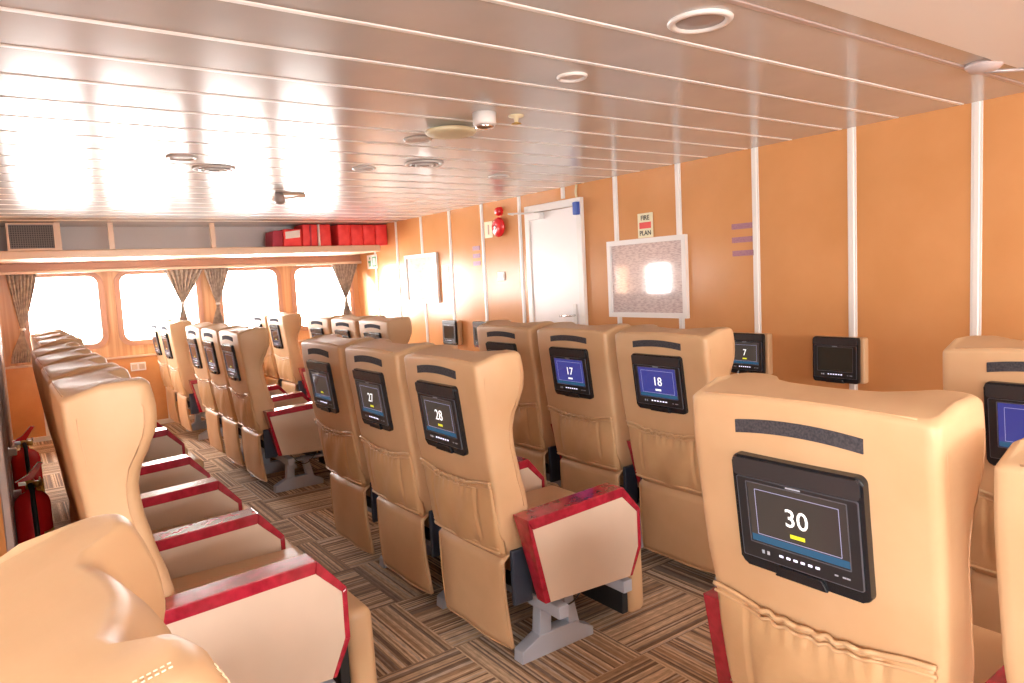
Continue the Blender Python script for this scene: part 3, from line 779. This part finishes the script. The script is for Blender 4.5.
e = empty('alarm_card', (WX - .003, 5.565, CAMZ + .452), 'pale yellow card beside the red alarm bell', 'sign'); obj('card', B(-.003, 0, -.065, .065, -.075, .075), M['card'], e)
obj('marking', B(-.0045, -.002, -.012, .008, -.045, .045), M['winframe'], e)
e = empty('wall_switch', (WX, 5.39, CAMZ + .014), 'white switch plate below the alarm bell', 'switch'); obj('plate', B(-.012, 0, -.055, .055, -.04, .04, .004), M['white'], e)
for s in (-1, 1): obj('rocker', B(-.018, -.01, s * .026 - .014, s * .026 + .014, -.02, .02, .002), M['white_trim'], e)
tag(obj('paper_notice', B(WX - .004, WX, 6.34, 6.45, CAMZ - .03, CAMZ + .145), M['paper']), 'small blank white paper right of the notice board', 'paper')
e = empty('exit_sign', (WX - .004, 8.16, CAMZ + .275), 'green and white exit sign on the wall by the last curtain', 'sign'); obj('card', B(-.006, 0, -.14, .14, -.085, .085), M['paper'], e)
bm = bmesh.new()
ring_prism(bm, rrect(-.12, -.01, -.06, .06, .002, 1), rrect(-.105, -.025, -.045, .045, .002, 1), fyz, -.0075, -.006)
box(bm, -.0075, -.006, .035, .06, -.055, .02); box(bm, -.0075, -.006, .075, .095, -.055, -.01); box(bm, -.0075, -.006, .04, .11, -.01, .015); lathe(bm, [(.017, -.006), (.017, -.0075)], 14, (0, .06, .045), 'x')
obj('pictogram', bm, M['signgreen'], e)
# socket on the dado
e = empty('wall_socket', (1.13, WY - .03, CAMZ - .76), 'white double socket on the orange panel under the second window', 'socket'); obj('plate', B(-.075, .075, -.012, 0, -.045, .045, .004), M['white'], e)
for s in (-1, 1): obj('socket_face', B(s * .036 - .026, s * .036 + .026, -.015, -.01, -.028, .028, .002), M['cream'], e)

# ------------------------------------------------------------------ window side: grille, curtains, life jackets
e = empty('air_grille', (.265, SY + .02, SZ), 'dark square mesh air grille at the left end of the luggage shelf', 'grille')
W_, H_ = .185, CEIL - SZ - .006
bm = bmesh.new(); ring_prism(bm, rrect(-W_, W_, 0, H_, .002, 1), rrect(-W_ + .018, W_ - .018, .018, H_ - .012, .002, 1), lambda p, q, t: Vector((p, t, q)), -.01, .02); obj('frame', bm, M['beige'], e)
obj('backing', B(-W_ + .01, W_ - .01, .022, .03, .01, H_ - .01), M['dark_hole'], e)
bm = bmesh.new()
for i in range(19): x = -W_ + .018 + (2 * W_ - .036) * (i + .5) / 19; box(bm, x - .003, x + .003, 0, .006, .015, H_ - .01)
for i in range(11): z = .018 + (H_ - .03) * (i + .5) / 11; box(bm, -W_ + .015, W_ - .015, .001, .007, z - .003, z + .003)
obj('mesh_bars', bm, M['dark_grille'], e)

def curtain(xa, xb, xp, zp, xq, zb, label):
    """gathered tie-back curtain: top from xa to xb, pinched at (xp, zp), foot around xq down to zb"""
    zt = CAMZ + .275; Y0 = WY - .10; nz, nx = 46, 44; bm = bmesh.new(); g = []
    for i in range(nz + 1):
        t = i / nz; z = zt + (zb - zt) * t; tp = (zt - zp) / (zt - zb)
        if t < tp:
            s = t / tp; c = (xa + xb) / 2 * (1 - s ** 1.3) + xp * s ** 1.3; hw = (xb - xa) / 2 * (1 - s) ** .95 + .014
        else:
            s = (t - tp) / (1 - tp); c = xp * (1 - s) + xq * s; hw = .014 + .066 * sm(s * 1.2)
        row = []
        for j in range(nx + 1):
            q = -1 + 2 * j / nx
            row.append(bm.verts.new((c + hw * q, Y0 + .018 * math.sin(q * 24 + .6 * math.sin(t * 6)) * (.35 + .65 * min(1, hw / .1)) , z)))
        g.append(row)
    for i in range(nz):
        for j in range(nx): bm.faces.new((g[i][j], g[i][j + 1], g[i + 1][j + 1], g[i + 1][j]))
    e = empty('curtain', (xp, Y0, zb), label, 'curtain', 'tied back curtains on the window wall')
    for v in bm.verts: v.co -= Vector((xp, Y0, zb))
    o = obj('cloth', bm, M['curtain'], e, True); md = o.modifiers.new('thickness', 'SOLIDIFY'); md.thickness = .004
    tb = bmesh.new(); lathe(tb, [(.02, -.012), (.026, 0), (.02, .012)], 16, (0, 0, zp - zb), 'z'); obj('tie_band', tb, M['white'], e, True)
curtain(.06, .29, .135, CAMZ - .27, .09, CAMZ - .60, 'dark patterned curtain tied back left of the first window')
curtain(1.47, 1.85, 1.62, CAMZ - .10, 1.60, CAMZ - .58, 'patterned curtain tied back at the right edge of the second window')
curtain(1.88, 2.13, 1.99, CAMZ - .13, 1.96, CAMZ - .58, 'patterned curtain tied back at the left edge of the third window')
curtain(3.38, 3.70, 3.53, CAMZ - .15, 3.53, CAMZ - .58, 'patterned curtain tied back at the right edge of the fourth window')

def jacket(x0, x1, lean, h, label, strap=True, patch=False, dark=False):
    x0 += .035; x1 += .035
    e = empty('life_jacket', (x0, SY + .20, SZ + .001), label, 'life jacket', 'red life jackets on the luggage shelf')
    w_ = x1 - x0; bm = bmesh.new(); box(bm, .002, w_ - .002, -.17, .12, 0, h, .012, 3)
    bmesh.ops.subdivide_edges(bm, edges=[ed for ed in bm.edges if ed.calc_length() > .08], cuts=4, use_grid_fill=True)
    for v in bm.verts:
        v.co.y -= .012 * math.sin(v.co.x / w_ * PI) * math.sin(v.co.z / h * PI); v.co.x += lean * v.co.z
        v.co.y += .004 * math.sin(v.co.z * 45 + x0 * 30)
    obj('padding', bm, M['jacket_dark'] if dark else M['jacket'], e, True)
    if strap:
        bm = bmesh.new(); prism(bm, [(w_ * .5 - .009, .004), (w_ * .5 + .009, .004), (w_ * .5 + .009 + lean * h * .95, h * .95), (w_ * .5 - .009 + lean * h * .95, h * .95)], lambda p, q, t: Vector((p, t, q)), -.188, -.168); obj('strap', bm, M['jacket_dark'], e)
    if patch:
        bm = bmesh.new(); prism(bm, [(.02 + lean * .08, .08), (w_ - .03 + lean * .09, .095), (w_ - .03 + lean * .17, .175), (.02 + lean * .16, .155)], lambda p, q, t: Vector((p, t, q)), -.192, -.165); obj('white_patch', bm, M['paper'], e)
jh = CEIL - SZ - .012
jacket(2.36, 2.47, .10, .17, 'dark maroon folded life jacket, leftmost on the shelf', False, False, True)
jacket(2.475, 2.68, .06, .185, 'leaning red life jacket with a white patch, second from left on the shelf', False, True)
jacket(2.69, 2.86, .03, jh, 'plain red life jacket right of the one with the white patch', True)
jacket(2.885, 3.02, 0, jh, 'red life jacket standing just left of the dark gap on the shelf', False)
jacket(3.10, 3.25, 0, jh, 'red life jacket standing just right of the dark gap on the shelf', False)
jacket(3.252, 3.40, 0, jh, 'red life jacket, third from the right end of the shelf', False)
jacket(3.402, 3.555, 0, jh, 'red life jacket, second from the right end of the shelf', False)
jacket(3.557, 3.71, 0, jh, 'red life jacket at the right end of the shelf', False)
bm = bmesh.new(); prism(bm, [(2.901, 0), (2.917, 0), (2.917, jh), (2.905, jh)], lambda p, q, t: Vector((p, SY + .20 + t, SZ + .001 + q)), -.19, -.15)
tag(obj('white_tape', bm, M['paper']), 'white tape strip hanging between two red life jackets', 'tape')

# ------------------------------------------------------------------ ceiling fittings
def ring_light(x, y, ro, label, mi='grey_panel'):
    e = empty('ceiling_light', (x, y, CEIL), label, 'ceiling light', 'round ceiling lights')
    bm = bmesh.new(); lathe(bm, [(ro, 0), (ro, -.004), (ro * .93, -.010), (ro * .80, -.010), (ro * .74, -.002), (ro * .70, 0)], 40); obj('ring', bm, M['white'], e, True)
    bm = bmesh.new(); lathe(bm, [(ro * .74, 0), (ro * .74, -.003), (ro * .3, -.005), (.002, -.005)], 32); obj('diffuser', bm, M[mi], e, True)
ring_light(1.685, 1.372, .092, 'large round ceiling light nearest the top edge of the photo', 'metal_grey')
ring_light(1.716, 1.968, .055, 'small round ceiling light right of the white cylinder detector')
ring_light(.815, 3.998, .075, 'round ceiling light left of the left air diffuser')
ring_light(1.733, 3.155, .070, 'round ceiling light between the flat white disc and the right air diffuser')
ring_light(2.864, 4.09, .075, 'round ceiling light high near the door')
ring_light(1.844, 4.05, .07, 'faint round ceiling light left of the right air diffuser')
def diffuser(x, y, label):
    e = empty('air_diffuser', (x, y, CEIL), label, 'air diffuser', 'round ceiling air diffusers')
    for k_, ro in enumerate((.115, .085, .055, .028)):
        bm = bmesh.new(); lathe(bm, [(ro, -.002 - .004 * k_), (ro * .98, -.010 - .004 * k_), (ro - .012, -.010 - .004 * k_), (ro - .014, -.001 - .004 * k_)], 36); obj('louvre_ring', bm, M['white'] if k_ % 2 == 0 else M['metal_grey'], e, True)
diffuser(1.042, 4.293, 'round louvred air diffuser on the ceiling, left one')
diffuser(2.105, 3.773, 'round louvred air diffuser on the ceiling, right one')
e = empty('ceiling_disc', (1.748, 2.865, CEIL), 'flat round cream disc antenna on the ceiling beside the white cylinder', 'disc')
bm = bmesh.new(); lathe(bm, [(.03, 0), (.03, -.01), (.112, -.014), (.118, -.022), (.110, -.032), (.06, -.036), (.002, -.037)], 48); obj('dome', bm, M['card'], e, True)
e = empty('cylinder_detector', (1.735, 2.565, CEIL), 'short white cylinder detector hanging from the ceiling', 'detector')
bm = bmesh.new(); lathe(bm, [(.05, 0), (.05, -.045), (.046, -.052)], 32); obj('body', bm, M['white'], e, True)
bm = bmesh.new(); lathe(bm, [(.04, -.051), (.038, -.064), (.01, -.068)], 24); obj('sensor_cage', bm, M['chrome'], e, True)
e = empty('sprinkler', (1.892, 2.55, CEIL), 'small brass sprinkler on the ceiling right of the white cylinder', 'sprinkler')
bm = bmesh.new(); lathe(bm, [(.035, 0), (.033, -.005), (.012, -.008), (.008, -.03)], 20); obj('rosette', bm, M['card'], e, True)
bm = bmesh.new(); lathe(bm, [(.006, -.028), (.022, -.034), (.022, -.037), (.004, -.038)], 16); obj('deflector', bm, M['brass'], e, True)
e = empty('security_camera', (1.86, 5.45, CEIL), 'grey dome camera with a flat triangular mount on the ceiling', 'camera')
bm = bmesh.new(); prism(bm, [(-.12, .05), (.14, .05), (.06, -.16), (-.01, -.16)], lambda p, q, t: Vector((p, q, t)), -.03, 0); box(bm, -.15, .02, -.21, -.12, -.02, 0, .004); obj('mount_plate', bm, M['beige'], e)
bm = bmesh.new(); lathe(bm, [(.028, 0), (.034, -.03), (.040, -.045), (.038, -.07), (.022, -.088), (.004, -.092)], 28, (-.15, -.20, 0)); obj('dome', bm, M['metal_grey'], e, True)
e = empty('smoke_detector', (3.03, 1.165, CEIL), 'pale round smoke detector at the ceiling edge near the top right corner', 'detector')
bm = bmesh.new(); lathe(bm, [(.062, 0), (.062, -.012), (.045, -.028), (.02, -.034), (.003, -.034)], 32); obj('housing', bm, M['joint_grey'], e, True)
bm = bmesh.new(); tube(bm, [(0, 0, -.03), (.10, -.06, -.028), (.24, -.14, -.024), (.45, -.3, -.022)], .007, 8); obj('cable', bm, M['metal_grey'], e, True)

# ------------------------------------------------------------------ fire extinguishers by the rear partition
def extinguisher(y, label, lab):
    e = empty('fire_extinguisher', (.022, y, .10 - .02 * (y < 4)), label, 'fire extinguisher', 'red fire extinguishers')
    H0 = .56
    bm = bmesh.new(); lathe(bm, [(.055, 0), (.062, .01), (.064, .03), (.064, H0 - .05), (.058, H0 - .025), (.04, H0 - .005), (.02, H0 + .004), (.016, H0 + .02)], 32); obj('cylinder', bm, M['ext_red'], e, True)
    bm = bmesh.new(); lathe(bm, [(.017, H0 + .015), (.017, H0 + .05), (.010, H0 + .055)], 14); tube(bm, [(.012, -.01, H0 + .035), (.03, -.035, H0 + .035)], .012, 10); obj('valve', bm, M['brass'], e, True)
    bm = bmesh.new(); prism(bm, [(-.05, H0 + .05), (.01, H0 + .052), (.05, H0 + .115), (.035, H0 + .12), (-.005, H0 + .075)], lambda p, q, t: Vector((p, t, q)), -.012, .012); obj('lever', bm, M['ext_red'], e)
    bm = bmesh.new(); prism(bm, [(-.04, H0 + .035), (.035, H0 + .03), (.035, H0 + .042), (-.04, H0 + .048)], lambda p, q, t: Vector((p, t, q)), -.01, .01); obj('carry_handle', bm, M['steel'], e)
    bm = bmesh.new(); tube(bm, [(.0, -.018, H0 + .035), (.004, -.055, H0 + .02), (.004, -.076, H0 - .04), (.006, -.078, H0 - .2), (.01, -.076, .10), (.01, -.074, .03)], .010, 10); obj('hose', bm, M['rubber'], e, True)
    bm = bmesh.new(); lathe(bm, [(.012, 0), (.012, .007), (.006, .010)], 16, (.03, -.015, H0 + .05), 'x'); obj('gauge', bm, M['chrome'], e, True)
    bm = bmesh.new(); prism(bm, [(.066 * math.cos(a), .066 * math.sin(a)) for a in [(-1.1 + i * .12) for i in range(12)]] + [(.060 * math.cos(a), .060 * math.sin(a)) for a in [(-1.1 + i * .12) for i in range(12)]][::-1], lambda p, q, t: Vector((p, q, t)), .2, .40); obj('label_plate', bm, M['label_yellow'], e)
    bm = bmesh.new(); box(bm, -.08, -.066, -.03, .03, .05, H0 + .02, .003); ring_prism(bm, [(.070 * math.cos(2 * PI * i / 28), .070 * math.sin(2 * PI * i / 28)) for i in range(28)], [(.0655 * math.cos(2 * PI * i / 28), .0655 * math.sin(2 * PI * i / 28)) for i in range(28)], lambda p, q, t: Vector((p, q, t)), .30, .325)
    obj('wall_bracket', bm, M['metal_grey'], e)
extinguisher(3.50, 'nearer red fire extinguisher with black hose, above the tan headrest', 0)
extinguisher(4.42, 'farther bright red fire extinguisher with raised red lever', 0)
# clips along the partition
for y_, z_, lab in ((3.62, .62, 'lower'), (3.62, .80, 'upper')):
    tag(obj('rail_clip', B(AX + .02, AX + .05, y_ - .03, y_ + .0, z_ - .015, z_ + .015, .003), M['white']), '%s white clip on the grey rail left of the extinguishers' % lab, 'clip')
